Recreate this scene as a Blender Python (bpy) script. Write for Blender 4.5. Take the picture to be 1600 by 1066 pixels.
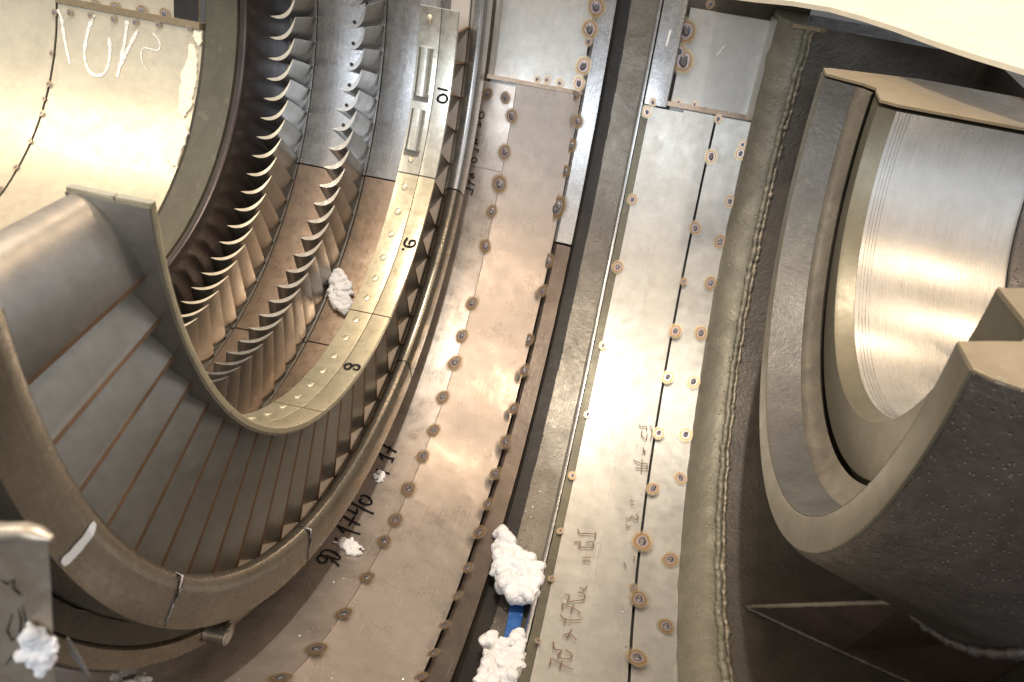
import bpy, bmesh, math, random
import mathutils
from mathutils import Vector, Matrix, noise
random.seed(7)
C = bpy.context.scene
COL = C.collection
for o in list(bpy.data.objects): bpy.data.objects.remove(o)

# ------------------------------------------------------------------ camera
CAM = Vector((0.0, -2.19009736, 0.62457316))
ROT = Matrix(((0.97897178, -0.19892558, 0.04519803),
              (0.14305054, 0.51147708, -0.84730616),
              (0.14543312, 0.83595443, 0.52917805)))
FPX, CX, CY = 1269.275, 890.925, 543.189
cd = bpy.data.cameras.new('camera'); cam = bpy.data.objects.new('camera', cd); COL.objects.link(cam)
cam.matrix_world = Matrix.Translation(CAM) @ ROT.to_4x4()
cd.sensor_width = 36.0; cd.lens = FPX / 1600 * 36
cd.shift_x = -(CX - 800) / 1600; cd.shift_y = (CY - 533) / 1600
cd.clip_start = 0.05; cd.clip_end = 200
cd.dof.use_dof = True; cd.dof.focus_distance = 2.9; cd.dof.aperture_fstop = 4.0
C.camera = cam

# ------------------------------------------------------------------ light
w = bpy.data.worlds.new('World'); C.world = w; w.use_nodes = True
nt = w.node_tree; nt.nodes.clear()
wo = nt.nodes.new('ShaderNodeOutputWorld'); bg = nt.nodes.new('ShaderNodeBackground')
tc = nt.nodes.new('ShaderNodeTexCoord'); sx = nt.nodes.new('ShaderNodeSeparateXYZ')
rp = nt.nodes.new('ShaderNodeValToRGB')
nt.links.new(tc.outputs['Generated'], sx.inputs[0]); nt.links.new(sx.outputs['Z'], rp.inputs[0])
rp.color_ramp.elements[0].position = 0.0; rp.color_ramp.elements[0].color = (0.42, 0.42, 0.42, 1)
rp.color_ramp.elements[1].position = 1.0; rp.color_ramp.elements[1].color = (0.62, 0.47, 0.34, 1)
e = rp.color_ramp.elements.new(0.30); e.color = (0.86, 0.92, 1.02, 1)
e = rp.color_ramp.elements.new(0.55); e.color = (0.92, 0.89, 0.86, 1)
e = rp.color_ramp.elements.new(0.72); e.color = (0.80, 0.64, 0.50, 1)
nt.links.new(rp.outputs[0], bg.inputs[0]); bg.inputs[1].default_value = 0.86
nt.links.new(bg.outputs[0], wo.inputs[0])

def area(name, loc, target, size, power, col, sy=None):
    l = bpy.data.lights.new(name, 'AREA'); l.energy = power; l.color = col; l.size = size
    if sy: l.shape = 'RECTANGLE'; l.size_y = sy
    o = bpy.data.objects.new(name, l); COL.objects.link(o); o.location = loc
    d = Vector(target) - Vector(loc); o.rotation_euler = d.to_track_quat('-Z', 'Y').to_euler()
    return o
area('high_bay_lamp', (-0.42, 0.1, 6.4), (-0.6, 0.4, -1.0), 0.22, 345, (1.0, 0.91, 0.78))
area('side_lamp', (-6.2, -2.6, 5.6), (-1.6, 0.5, -0.8), 1.6, 190, (1.0, 0.90, 0.72))
for i, (x, y) in enumerate([(1.1, -0.9), (1.25, 0.35), (0.9, 1.2), (-0.4, -0.2), (-0.2, 1.3)]):
    area('ceiling_lamp', (x * 3.2, y * 3.2, 6.5), (0.3, 0.2, -0.6), 0.8, 52, (1.0, 0.74, 0.50), 0.07)
area('window_light', (-0.7, -8.0, 2.7), (0.0, 1.4, -0.5), 3.0, 170, (0.84, 0.92, 1.0), 1.5)
C.view_settings.view_transform = 'Standard'; C.view_settings.look = 'None'
C.view_settings.exposure = 0.26; C.view_settings.gamma = 1

# ------------------------------------------------------------------ helpers
def ray(u, v):
    return ROT @ Vector(((u - CX) / FPX, -(v - CY) / FPX, -1.0))
def pt(x, r, th):                       # th: 0 far side of the joint, 90 bottom, 180 near side
    t = math.radians(th); return Vector((x, r * math.cos(t), -r * math.sin(t)))
def on_cyl(u, v, r):                    # where a point of the photograph lies on the cylinder of radius r
    d = ray(u, v); A = d.y**2 + d.z**2; B = d.y * CAM.y + d.z * CAM.z; K = CAM.y**2 + CAM.z**2 - r * r
    s = (-B + math.sqrt(max(B * B - A * K, 0))) / A; P = CAM + d * s
    return P.x, math.degrees(math.atan2(-P.z, P.y))
def on_cone(u, v, rf):
    r = 1.7
    for _ in range(12):
        x, th = on_cyl(u, v, r); r = rf(x)
    return x, th, r
def link(name, me, parent=None, mat=None, smooth=None):
    o = bpy.data.objects.new(name, me); COL.objects.link(o)
    if mat:
        for m in (mat if isinstance(mat, (list, tuple)) else [mat]): me.materials.append(m)
    if parent:
        o.parent = parent; o.matrix_parent_inverse = Matrix.Translation(-parent.location)
    if smooth is not None:
        me.polygons.foreach_set('use_smooth', [True] * len(me.polygons))
        try: me.set_sharp_from_angle(angle=math.radians(smooth))
        except Exception: pass
    return o
def thing(name, label, cat, loc=(0, 0, 0), group=None):
    o = bpy.data.objects.new(name, None); COL.objects.link(o); o.location = loc; o.empty_display_size = .05
    o['label'] = label; o['category'] = cat
    if group: o['group'] = group
    return o
def tag(o, label, cat, group=None):
    o['label'] = label; o['category'] = cat
    if group: o['group'] = group
    return o
def round_profile(P, rad, n=3):
    """round the corners of a closed (x,r) polygon"""
    out = []
    m = len(P)
    for i in range(m):
        a, b, c = Vector(P[i - 1]), Vector(P[i]), Vector(P[(i + 1) % m])
        l1, l2 = (a - b).length, (c - b).length
        k = min(rad, l1 * .45, l2 * .45)
        p, q = b + (a - b).normalized() * k, b + (c - b).normalized() * k
        for j in range(n + 1):
            t = j / n; out.append(tuple((1 - t)**2 * p + 2 * t * (1 - t) * b + t * t * q))
    return out
def revolve(name, prof, t0, t1, mat, parent=None, step=1.5, rad=0.0, jit=0.0, smooth=35, wob=None):
    """closed (x,r) profile swept about the turbine axis from t0 to t1 degrees, capped at both ends"""
    if rad: prof = round_profile(prof, rad)
    n = max(1, int(round(abs(t1 - t0) / step))); m = len(prof)
    bm = bmesh.new(); uv = bm.loops.layers.uv.new('UVMap')
    rows = []; L = [0]
    for i in range(m): L.append(L[-1] + (Vector(prof[(i + 1) % m]) - Vector(prof[i])).length)
    for k in range(n + 1):
        th = t0 + (t1 - t0) * k / n; row = []
        for j, (x, r) in enumerate(prof):
            rr = r; xx = x
            if wob: dx, dr = wob(x, r, th); xx += dx; rr += dr
            if jit:
                v = noise.noise_vector(Vector((x * 9, r * 9, th * .35))); xx += v.x * jit; rr += v.y * jit
            row.append(bm.verts.new(pt(xx, rr, th)))
        rows.append(row)
    for k in range(n):
        for j in range(m):
            a, b = rows[k][j], rows[k][(j + 1) % m]; c, d = rows[k + 1][(j + 1) % m], rows[k + 1][j]
            f = bm.faces.new((a, b, c, d))
            ra = math.radians(t0 + (t1 - t0) * k / n); rb = math.radians(t0 + (t1 - t0) * (k + 1) / n)
            for lp, (s, t) in zip(f.loops, ((ra, L[j]), (ra, L[j + 1]), (rb, L[j + 1]), (rb, L[j]))):
                lp[uv].uv = (s * 1.4, t)
    for row in (rows[0], rows[-1]):
        try:
            f = bm.faces.new(row)
            for lp in f.loops: lp[uv].uv = (lp.vert.co.x, lp.vert.co.y)
        except Exception: pass
    bmesh.ops.recalc_face_normals(bm, faces=bm.faces)
    me = bpy.data.meshes.new(name); bm.to_mesh(me); bm.free()
    return link(name, me, parent, mat, smooth)
def mesh(name, vs, fs, mat, parent=None, smooth=None):
    me = bpy.data.meshes.new(name); me.from_pydata([tuple(v) for v in vs], [], fs); me.update()
    bm = bmesh.new(); bm.from_mesh(me); bmesh.ops.recalc_face_normals(bm, faces=bm.faces); bm.to_mesh(me); bm.free()
    return link(name, me, parent, mat, smooth)
def slab(name, quad, thick, mat, parent=None, bev=0.0):
    """a closed polygon given by its top corners, thickened along its normal"""
    q = [Vector(p) for p in quad]
    nrm = (q[1] - q[0]).cross(q[2] - q[0]).normalized()
    n = len(q); vs = q + [p - nrm * thick for p in q]
    fs = [list(range(n)), [n + i for i in range(n)][::-1]] + [[i, (i + 1) % n, n + (i + 1) % n, n + i] for i in range(n)]
    o = mesh(name, vs, fs, mat, parent)
    if bev:
        b = o.modifiers.new('bevel', 'BEVEL'); b.width = bev; b.segments = 2
    return o
def sweep(name, pts, rad, mat, parent=None, sides=8, jit=0.0, flat=1.0, up=None):
    bm = bmesh.new(); rings = []
    for i, p in enumerate(pts):
        a = pts[max(i - 1, 0)]; b = pts[min(i + 1, len(pts) - 1)]; t = (b - a).normalized()
        n = up(p) if up else Vector((0, 0, 1)); s = t.cross(n).normalized(); n = s.cross(t).normalized()
        r = rad * (1 + jit * (noise.noise(p * 60) + .5 * noise.noise(p * 160)))
        if i in (0, len(pts) - 1): r *= .3
        rings.append([bm.verts.new(p + s * math.cos(k * 2 * math.pi / sides) * r + n * math.sin(k * 2 * math.pi / sides) * r * flat) for k in range(sides)])
    for i in range(len(rings) - 1):
        for k in range(sides): bm.faces.new((rings[i][k], rings[i][(k + 1) % sides], rings[i + 1][(k + 1) % sides], rings[i + 1][k]))
    bm.faces.new(rings[0]); bm.faces.new(rings[-1]); bmesh.ops.recalc_face_normals(bm, faces=bm.faces)
    me = bpy.data.meshes.new(name); bm.to_mesh(me); bm.free()
    return link(name, me, parent, mat, 60)
def inward(p): return Vector((0, -p.y, -p.z)).normalized()

# ------------------------------------------------------------------ materials
def metal(name, c1, c2, metallic=0.9, rough=(0.25, 0.45), scale=3.0, bump=0.05, bscale=40.0, brush=0.0,
          spots=None, spot_amt=0.5, scratch=0.0, coat=None, uvbrush=True, wave=0.0, pits=0):
    m = bpy.data.materials.new(name); m.use_nodes = True; n = m.node_tree; N = n.nodes; L = n.links
    b = N['Principled BSDF']; tc = N.new('ShaderNodeTexCoord')
    b.inputs['Metallic'].default_value = metallic
    def noi(sc, det=6, ro=.6, vec=None, dist=0.0):
        t = N.new('ShaderNodeTexNoise'); t.inputs['Scale'].default_value = sc; t.inputs['Detail'].default_value = det
        t.inputs['Roughness'].default_value = ro; t.inputs['Distortion'].default_value = dist
        L.new(vec or tc.outputs['Object'], t.inputs['Vector']); return t.outputs['Fac']
    def ramp(f, a, bb, lo=(0, 0, 0, 1), hi=(1, 1, 1, 1)):
        r = N.new('ShaderNodeValToRGB'); L.new(f, r.inputs[0]); r.color_ramp.elements[0].position = a; r.color_ramp.elements[1].position = bb
        r.color_ramp.elements[0].color = lo; r.color_ramp.elements[1].color = hi; return r.outputs[0]
    def mix(f, a, bb, mode='MIX'):
        x = N.new('ShaderNodeMix'); x.data_type = 'RGBA'; x.blend_type = mode
        if isinstance(f, float): x.inputs[0].default_value = f
        else: L.new(f, x.inputs[0])
        for k, s in ((6, a), (7, bb)):
            if isinstance(s, tuple): x.inputs[k].default_value = s if len(s) == 4 else (*s, 1)
            else: L.new(s, x.inputs[k])
        return x.outputs[2]
    col = mix(ramp(noi(scale, 8, .62, dist=.6), .32, .68), c1, c2)
    fine = noi(scale * 9, 5, .7)
    col = mix(.35, col, mix(ramp(fine, .3, .7), (.62, .62, .62), (1.1, 1.1, 1.1)), 'MULTIPLY')
    if spots:
        f = ramp(noi(scale * 2.3, 9, .75, dist=1.2), .56, .72)
        g = N.new('ShaderNodeMath'); g.operation = 'MULTIPLY'; L.new(f, g.inputs[0]); g.inputs[1].default_value = spot_amt
        col = mix(g.outputs[0], col, spots)
    rr = noi(scale * 4, 6, .7)
    mr = N.new('ShaderNodeMapRange'); L.new(rr, mr.inputs[0]); mr.inputs[1].default_value = .3; mr.inputs[2].default_value = .7
    mr.inputs[3].default_value = rough[0]; mr.inputs[4].default_value = rough[1]
    rout = mr.outputs[0]
    h = noi(bscale, 6, .65)
    hs = N.new('ShaderNodeMath'); hs.operation = 'MULTIPLY'; L.new(h, hs.inputs[0]); hs.inputs[1].default_value = 1.0
    hout = hs.outputs[0]
    if pits:
        vo = N.new('ShaderNodeTexVoronoi'); vo.inputs['Scale'].default_value = pits; L.new(tc.outputs['Object'], vo.inputs['Vector'])
        pr_ = N.new('ShaderNodeMapRange'); L.new(vo.outputs['Distance'], pr_.inputs[0]); pr_.inputs[1].default_value = .0; pr_.inputs[2].default_value = .28; pr_.inputs[3].default_value = -.7; pr_.inputs[4].default_value = 0
        sel = noi(pits * .35, 2, .5); sm_ = N.new('ShaderNodeMath'); sm_.operation = 'GREATER_THAN'; L.new(sel, sm_.inputs[0]); sm_.inputs[1].default_value = .47
        mm = N.new('ShaderNodeMath'); mm.operation = 'MULTIPLY'; L.new(pr_.outputs[0], mm.inputs[0]); L.new(sm_.outputs[0], mm.inputs[1])
        ad = N.new('ShaderNodeMath'); ad.operation = 'ADD'; L.new(mm.outputs[0], ad.inputs[0]); L.new(hout, ad.inputs[1]); hout = ad.outputs[0]
    if wave:
        wn = noi(4.5, 2, .5); wa = N.new('ShaderNodeMath'); wa.operation = 'MULTIPLY_ADD'; L.new(wn, wa.inputs[0]); wa.inputs[1].default_value = wave; L.new(hout, wa.inputs[2]); hout = wa.outputs[0]
    if brush:
        mp = N.new('ShaderNodeMapping'); L.new(tc.outputs['UV'], mp.inputs[0]); mp.inputs['Scale'].default_value = (2.2, 420, 1) if uvbrush else (300, 5, 1)
        bn = noi(1.0, 3, .6, mp.outputs[0])
        a = N.new('ShaderNodeMath'); a.operation = 'MULTIPLY_ADD'; L.new(bn, a.inputs[0]); a.inputs[1].default_value = brush; L.new(hout, a.inputs[2]); hout = a.outputs[0]
        r2 = N.new('ShaderNodeMath'); r2.operation = 'MULTIPLY_ADD'; L.new(bn, r2.inputs[0]); r2.inputs[1].default_value = .22; L.new(rout, r2.inputs[2])
        r3 = N.new('ShaderNodeMath'); r3.operation = 'SUBTRACT'; L.new(r2.outputs[0], r3.inputs[0]); r3.inputs[1].default_value = .10; rout = r3.outputs[0]
        col = mix(min(.4, brush * .55), col, mix(ramp(bn, .25, .75), (.72, .72, .72), (1.12, 1.12, 1.12)), 'MULTIPLY')
    if scratch:
        tot = None
        for k, ang in enumerate((.35, 1.1, 2.2)):
            mp = N.new('ShaderNodeMapping'); L.new(tc.outputs['UV'], mp.inputs[0]); mp.inputs['Rotation'].default_value = (0, 0, ang)
            mp.inputs['Scale'].default_value = (3.5, 150, 1); mp.inputs['Location'].default_value = (k * 3.1, k * 1.7, 0)
            f = ramp(noi(1.0, 2, .5, mp.outputs[0]), .70, .76)
            if tot is None: tot = f
            else:
                x = N.new('ShaderNodeMath'); x.operation = 'MAXIMUM'; L.new(tot, x.inputs[0]); L.new(f, x.inputs[1]); tot = x.outputs[0]
        g = N.new('ShaderNodeMath'); g.operation = 'MULTIPLY'; L.new(tot, g.inputs[0]); g.inputs[1].default_value = scratch
        col = mix(g.outputs[0], col, (.80, .78, .74))
    L.new(col, b.inputs['Base Color'])
    L.new(rout, b.inputs['Roughness'])
    bp = N.new('ShaderNodeBump'); bp.inputs['Strength'].default_value = bump; bp.inputs['Distance'].default_value = .01
    L.new(hout, bp.inputs['Height']); L.new(bp.outputs[0], b.inputs['Normal'])
    return m
def plain(name, col, rough=.6, metallic=0.0, bump=0, bscale=30, sss=0):
    m = bpy.data.materials.new(name); m.use_nodes = True; N = m.node_tree.nodes; L = m.node_tree.links; b = N['Principled BSDF']
    b.inputs['Base Color'].default_value = (*col, 1); b.inputs['Roughness'].default_value = rough; b.inputs['Metallic'].default_value = metallic
    if bump:
        t = N.new('ShaderNodeTexNoise'); t.inputs['Scale'].default_value = bscale; t.inputs['Detail'].default_value = 8
        tcc = N.new('ShaderNodeTexCoord'); L.new(tcc.outputs['Object'], t.inputs['Vector'])
        bp = N.new('ShaderNodeBump'); bp.inputs['Strength'].default_value = bump; bp.inputs['Distance'].default_value = .01
        L.new(t.outputs['Fac'], bp.inputs['Height']); L.new(bp.outputs[0], b.inputs['Normal'])
    return m
M = {}
M['sheet'] = metal('stainless sheet', (.60, .535, .485), (.49, .43, .385), .72, (.22, .40), 2.2, .05, 30, .16, (.40, .33, .27), .18, .55, wave=9)
M['sheet_pale'] = metal('pale stainless sheet', (.57, .555, .52), (.48, .465, .43), .66, (.30, .46), 2.6, .05, 30, .16, (.46, .42, .36), .12, .5, wave=9)
M['sheet_recess'] = metal('matt stainless sheet', (.56, .555, .53), (.50, .49, .46), .7, (.34, .48), 2.6, .04, 30, .08, None, 0, .5)
M['liner'] = metal('liner sheet', (.66, .59, .45), (.56, .50, .38), .55, (.30, .46), 2.5, .06, 25, .1, (.36, .29, .2), .35, .2)
M['brushed'] = metal('brushed steel', (.66, .66, .66), (.56, .56, .57), .9, (.20, .34), 4, .08, 40, .5, None, 0, .3)
M['copper'] = metal('coppery steel', (.60, .47, .37), (.48, .36, .27), .85, (.24, .38), 6, .10, 40, .35, (.60, .50, .42), .4, .25)
M['lip'] = metal('rolled steel lip', (.33, .295, .24), (.25, .22, .175), .85, (.19, .32), 4, .05, 40, .15, (.56, .47, .38), .3, .3)
M['lip_silver'] = metal('bright rolled lip', (.66, .65, .64), (.55, .54, .53), .9, (.2, .32), 4, .05, 40, .25, None, 0, .3)
M['blade'] = metal('blade steel', (.34, .32, .29), (.25, .235, .21), .8, (.28, .42), 5, .05, 40, .10, (.36, .33, .29), .4, .15)
M['vane'] = metal('dark vane steel', (.33, .305, .265), (.25, .23, .195), .7, (.30, .44), 4, .05, 40, .10, (.24, .21, .17), .35, .1)
M['blade_tip'] = metal('machined blade tip', (.80, .74, .60), (.70, .64, .50), .45, (.35, .5), 9, .04, 60, 0, None, 0, 0)
M['blade_tip_silver'] = metal('polished blade tip', (.74, .73, .70), (.62, .61, .58), .9, (.16, .3), 9, .04, 60, 0, None, 0, 0)
M['shroud'] = metal('yellowish shroud steel', (.66, .60, .44), (.55, .50, .36), .75, (.24, .40), 7, .10, 18, .10, (.40, .35, .23), .35, .2)
M['shroud_silver'] = metal('bright shroud steel', (.66, .64, .56), (.54, .52, .45), .85, (.22, .36), 7, .08, 30, .25, (.40, .36, .26), .3, .3)
M['dark'] = metal('dark scaled steel', (.115, .10, .082), (.072, .062, .052), .4, (.36, .55), 5, .35, 60, 0, (.13, .09, .065), .5, 0)
M['channel'] = metal('soiled channel floor', (.24, .22, .19), (.14, .125, .105), .6, (.3, .46), 5, .18, 45, .3, (.30, .26, .21), .5, .15)
M['black'] = metal('blackened steel', (.035, .032, .03), (.022, .02, .02), .4, (.45, .6), 5, .2, 60, 0, None, 0, 0)
M['rail'] = metal('dark rail', (.20, .165, .14), (.13, .105, .09), .75, (.28, .42), 6, .12, 50, .25, (.34, .27, .21), .45, .2)
M['fillet'] = metal('rough cast fillet', (.235, .215, .165), (.17, .155, .118), .4, (.42, .56), 5, .45, 26, 0, (.17, .145, .11), .5, 0, pits=45)
M['olive'] = metal('machined olive steel', (.19, .17, .12), (.15, .135, .098), .6, (.36, .48), 3, .04, 60, .12, (.27, .24, .17), .3, .1)
M['groove'] = metal('stained groove steel', (.29, .25, .185), (.17, .145, .115), .5, (.38, .52), 6, .16, 60, .15, (.42, .36, .26), .5, .1)
M['bluegrey'] = metal('grey scaled steel', (.16, .15, .15), (.10, .092, .09), .6, (.34, .5), 6, .3, 70, .15, (.24, .2, .17), .35, .1)
M['bore'] = metal('polished bore', (.58, .57, .55), (.53, .52, .49), .8, (.24, .30), 1.2, .02, 8, .9, None, 0, .15)
M['rough'] = metal('rough forged steel', (.165, .142, .125), (.085, .07, .06), .55, (.28, .44), 3.5, .8, 14, 0, (.20, .17, .15), .5, 0, pits=85)
M['reddish'] = metal('primer brown steel', (.13, .085, .068), (.075, .058, .05), .2, (.45, .6), 4, .3, 50, 0, (.03, .028, .028), .6, 0)
M['face'] = metal('machined joint face', (.30, .235, .145), (.23, .18, .11), .35, (.40, .52), 5, .08, 40, 0, (.38, .30, .19), .3, 0)
M['ringface'] = metal('grey olive ring face', (.15, .14, .10), (.11, .10, .075), .5, (.36, .48), 5, .08, 60, .12, (.40, .37, .26), .3, .1)
M['purple'] = metal('dark purple brown lip', (.075, .058, .055), (.05, .04, .038), .6, (.3, .42), 5, .1, 60, .2, None, 0, 0)
M['weld'] = metal('weld metal', (.30, .29, .29), (.10, .085, .09), .9, (.22, .4), 30, .3, 120, 0, (.5, .42, .3), .5, 0)
M['land'] = metal('inner land painted sheen', (.72, .64, .56), (.60, .52, .44), .4, (.3, .44), 6, .05, 40, .1, None, 0, .2)  # brightened base colour paints in reflections on the ring's inner surface
M['bracket'] = metal('stained bracket steel', (.50, .45, .37), (.36, .29, .22), .6, (.3, .45), 14, .1, 40, .2, (.30, .17, .08), .6, .1)
M['te'] = metal('brown seam and vane gap shade', (.20, .115, .06), (.12, .07, .04), .4, (.4, .5), 8, .1, 60, 0, None, 0, 0)  # brown seam colour; along the vane edges it paints the gap shadows
M['bevel'] = metal('stained collar bevel', (.165, .158, .145), (.11, .105, .098), .55, (.34, .5), 5, .25, 60, .1, (.28, .25, .18), .5, 0)
M['worn'] = metal('bright worn edge', (.75, .72, .66), (.45, .40, .35), .85, (.2, .4), 12, .5, 60, 0, (.2, .17, .15), .5, 0)
M['cover'] = metal('pale cover board', (.70, .62, .47), (.62, .54, .40), 0.0, (.5, .65), 1.6, .25, 14, 0, (.50, .42, .30), .25, 0)
M['cotton'] = metal('cotton wool', (.84, .85, .88), (.80, .80, .82), 0.0, (.9, .98), 22, .45, 220, 0, (.56, .50, .42), .3, 0)
M['ink'] = plain('black marker ink', (.010, .009, .012), .85)
M['ink'].node_tree.nodes['Principled BSDF'].inputs['Specular IOR Level'].default_value = .15
M['pencil'] = plain('brown paint marker', (.15, .09, .055), .8)
M['chalk'] = plain('white chalk', (.80, .80, .77), .9)
M['white_paint'] = plain('white paint', (.80, .82, .84), .7)
_n = M['chalk'].node_tree; _t = _n.nodes.new('ShaderNodeTexNoise'); _t.inputs['Scale'].default_value = 95; _t.inputs['Detail'].default_value = 6; _t.inputs['Roughness'].default_value = .75
_c = _n.nodes.new('ShaderNodeTexCoord'); _r = _n.nodes.new('ShaderNodeMapRange'); _r.inputs[1].default_value = .30; _r.inputs[2].default_value = .50; _r.inputs[3].default_value = .15; _r.inputs[4].default_value = .95
_n.links.new(_c.outputs['Object'], _t.inputs['Vector']); _n.links.new(_t.outputs['Fac'], _r.inputs[0]); _n.links.new(_r.outputs[0], _n.nodes['Principled BSDF'].inputs['Alpha'])
M['paste'] = plain('cream sealing paste', (.86, .80, .62), .45, 0, .8, 60)
M['blue'] = metal('blue strip', (.035, .14, .46), (.02, .09, .33), .1, (.3, .5), 14, .3, 60, 0, (.30, .36, .46), .6, 0)
M['hole'] = plain('dark hole', (.01, .01, .01), .6)
M['gap'] = plain('dark gap', (.012, .011, .01), .7)

def tint_material():
    m = bpy.data.materials.new('weld heat tint'); m.use_nodes = True; N = m.node_tree.nodes; L = m.node_tree.links
    b = N['Principled BSDF']; b.inputs['Metallic'].default_value = .75; b.inputs['Roughness'].default_value = .34
    tc = N.new('ShaderNodeTexCoord'); ln = N.new('ShaderNodeVectorMath'); ln.operation = 'LENGTH'
    oi = N.new('ShaderNodeObjectInfo')
    nz = N.new('ShaderNodeTexNoise'); nz.noise_dimensions = '4D'; nz.inputs['Scale'].default_value = 2.2; nz.inputs['Detail'].default_value = 4
    L.new(tc.outputs['UV'], nz.inputs['Vector'])
    mw = N.new('ShaderNodeMath'); mw.operation = 'MULTIPLY'; L.new(oi.outputs['Random'], mw.inputs[0]); mw.inputs[1].default_value = 40; L.new(mw.outputs[0], nz.inputs['W'])
    L.new(tc.outputs['UV'], ln.inputs[0])
    a = N.new('ShaderNodeMath'); a.operation = 'MULTIPLY_ADD'; L.new(nz.outputs['Fac'], a.inputs[0]); a.inputs[1].default_value = .34; L.new(ln.outputs['Value'], a.inputs[2])
    s = N.new('ShaderNodeMath'); s.operation = 'SUBTRACT'; L.new(a.outputs[0], s.inputs[0]); s.inputs[1].default_value = .17
    r = N.new('ShaderNodeValToRGB'); L.new(s.outputs[0], r.inputs[0]); E = r.color_ramp.elements
    E[0].position = 0; E[0].color = (.10, .10, .12, 1); E[1].position = 1; E[1].color = (.60, .54, .44, 1)
    for p, c in ((.22, (.15, .145, .18)), (.31, (.26, .24, .28)), (.38, (.44, .37, .36)), (.46, (.46, .36, .32)), (.52, (.27, .16, .09)), (.58, (.40, .25, .11)), (.68, (.56, .43, .25)), (.82, (.60, .52, .40))):
        x = E.new(p); x.color = (*c, 1)
    L.new(r.outputs[0], b.inputs['Base Color'])
    al = N.new('ShaderNodeMapRange'); L.new(s.outputs[0], al.inputs[0]); al.inputs[1].default_value = .52; al.inputs[2].default_value = .95; al.inputs[3].default_value = 1; al.inputs[4].default_value = 0
    L.new(al.outputs[0], b.inputs['Alpha'])
    return m
M['tint'] = tint_material()

# ================================================================== CASING
casing = thing('turbine_casing', 'lower half of a steel turbine casing lined with tack welded sheets', 'turbine casing', (0, 0, -1.9))
TE = 140
def sheet_r(x):          # liner radius right of the blade rings: slightly flared
    if x < -.657: return 1.645
    if x < -.36: return 1.645 + (x + .657) / .297 * .105
    return 1.71
def part(name, prof, t0, t1, mat, label=None, **k):
    o = revolve(name, prof, t0, t1, M[mat], casing, **k)
    if label: o['label'] = label
    return o
part('lining_sheet', [(-2.1, 1.645), (-.6585, 1.645), (-.6585, 1.66), (-2.1, 1.66)], 14, TE + 8, 'sheet', 'narrow lining sheet beside the blade ring', jit=.0006)
part('lining_sheet', [(-.6555, 1.643), (-.362, 1.748), (-.362, 1.762), (-.6555, 1.66)], 13.6, TE, 'sheet', 'coppery lining sheet left of the channel', jit=.0006)
part('seam_strip', [(-.662, 1.650), (-.652, 1.648), (-.652, 1.662), (-.662, 1.664)], 14, TE, 'te')
part('rail', [(-.354, 1.752), (-.338, 1.735), (-.272, 1.748), (-.266, 1.80), (-.354, 1.80)], 37, TE, 'rail', 'dark narrow rail along the channel', jit=.001)
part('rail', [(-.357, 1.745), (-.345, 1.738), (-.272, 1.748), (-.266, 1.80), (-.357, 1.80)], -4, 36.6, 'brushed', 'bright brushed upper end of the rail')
part('channel', [(-.266, 1.76), (-.262, 1.83), (-.215, 1.835), (-.208, 1.80), (-.09, 1.795), (-.088, 1.755), (-.072, 1.745), (-.072, 1.95), (-.266, 1.95)], -4, TE, 'channel', step=1.2, jit=.002)
part('channel_wall_shade', [(-.262, 1.805), (-.206, 1.800), (-.205, 1.829), (-.262, 1.826)], -4, TE, 'black')  # black strip painted in for the unlit left wall of the channel
part('channel_edge', [(-.088, 1.742), (-.080, 1.700), (-.067, 1.697), (-.067, 1.74)], -4, TE, 'brushed', rad=.003)
part('lining_sheet', [(-.030, 1.700), (-.030, 1.716), (.14, 1.722), (.14, 1.708)], 13.2, TE, 'sheet_pale', 'pale lining sheet right of the channel, with numbers', jit=.0006)
part('edge_strip', [(-.064, 1.704), (-.031, 1.704), (-.031, 1.72), (-.064, 1.72)], 13, TE, 'ringface', 'grey strip between channel and pale sheet', jit=.002)
part('lining_sheet', [(.128, 1.698), (.276, 1.706), (.276, 1.722), (.128, 1.707)], 12.8, TE, 'sheet_pale', 'pale overlapping lining strip left of the dark gap', jit=.0005)
part('seam_strip', [(.268, 1.735), (.296, 1.738), (.296, 1.745), (.268, 1.745)], 12, TE, 'gap')
part('lining_sheet', [(.288, 1.714), (.447, 1.718), (.447, 1.733), (.288, 1.729)], 12.8, TE, 'sheet_pale', 'pale lining sheet beside the cast fillet', jit=.0006)
part('fillet', [(.440, 1.80), (.443, 1.722), (.458, 1.680), (.488, 1.650), (.522, 1.628), (.560, 1.618), (.59, 1.63), (.59, 1.85), (.44, 1.85)], -3, TE, 'fillet', step=.6, jit=.006, smooth=80)
# irregular weld bead at the foot of the fillet
pts = [pt(.574 + .007 * noise.noise(Vector((th * .35, 0, 0))) + .004 * noise.noise(Vector((th * 1.7, 3, 0))), 1.612 + .005 * noise.noise(Vector((th * .8, 9, 0))), th) for th in [i * .33 for i in range(-8, 420)]]
for dx, rr, jt in ((0, .014, .5), (.020, .010, .9)):
    o = sweep('weld_bead', [p + Vector((dx, 0, 0)) for p in pts], rr, M['fillet'] if dx == 0 else M['groove'], casing, 8, jt, .9, inward)
    if dx == 0: o['label'] = 'long rough weld bead beside the cast fillet'
part('end_wall', [(.585, 1.612), (1.36, 1.612), (1.36, .70), (1.42, .70), (1.42, 1.85), (.60, 1.85)], -3, 165, 'dark', step=1.2, jit=.003)
# outer body behind the liners
part('shell', [(-2.2, 1.70), (-.9, 1.76), (-.66, 1.80),  (-.30, 1.84), (-.268, 1.96), (-.07, 1.96), (.0, 1.80), (.43, 1.86), (.6, 1.88), (.6, 2.02), (-2.2, 2.02)], -4, TE + 2, 'dark')
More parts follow.
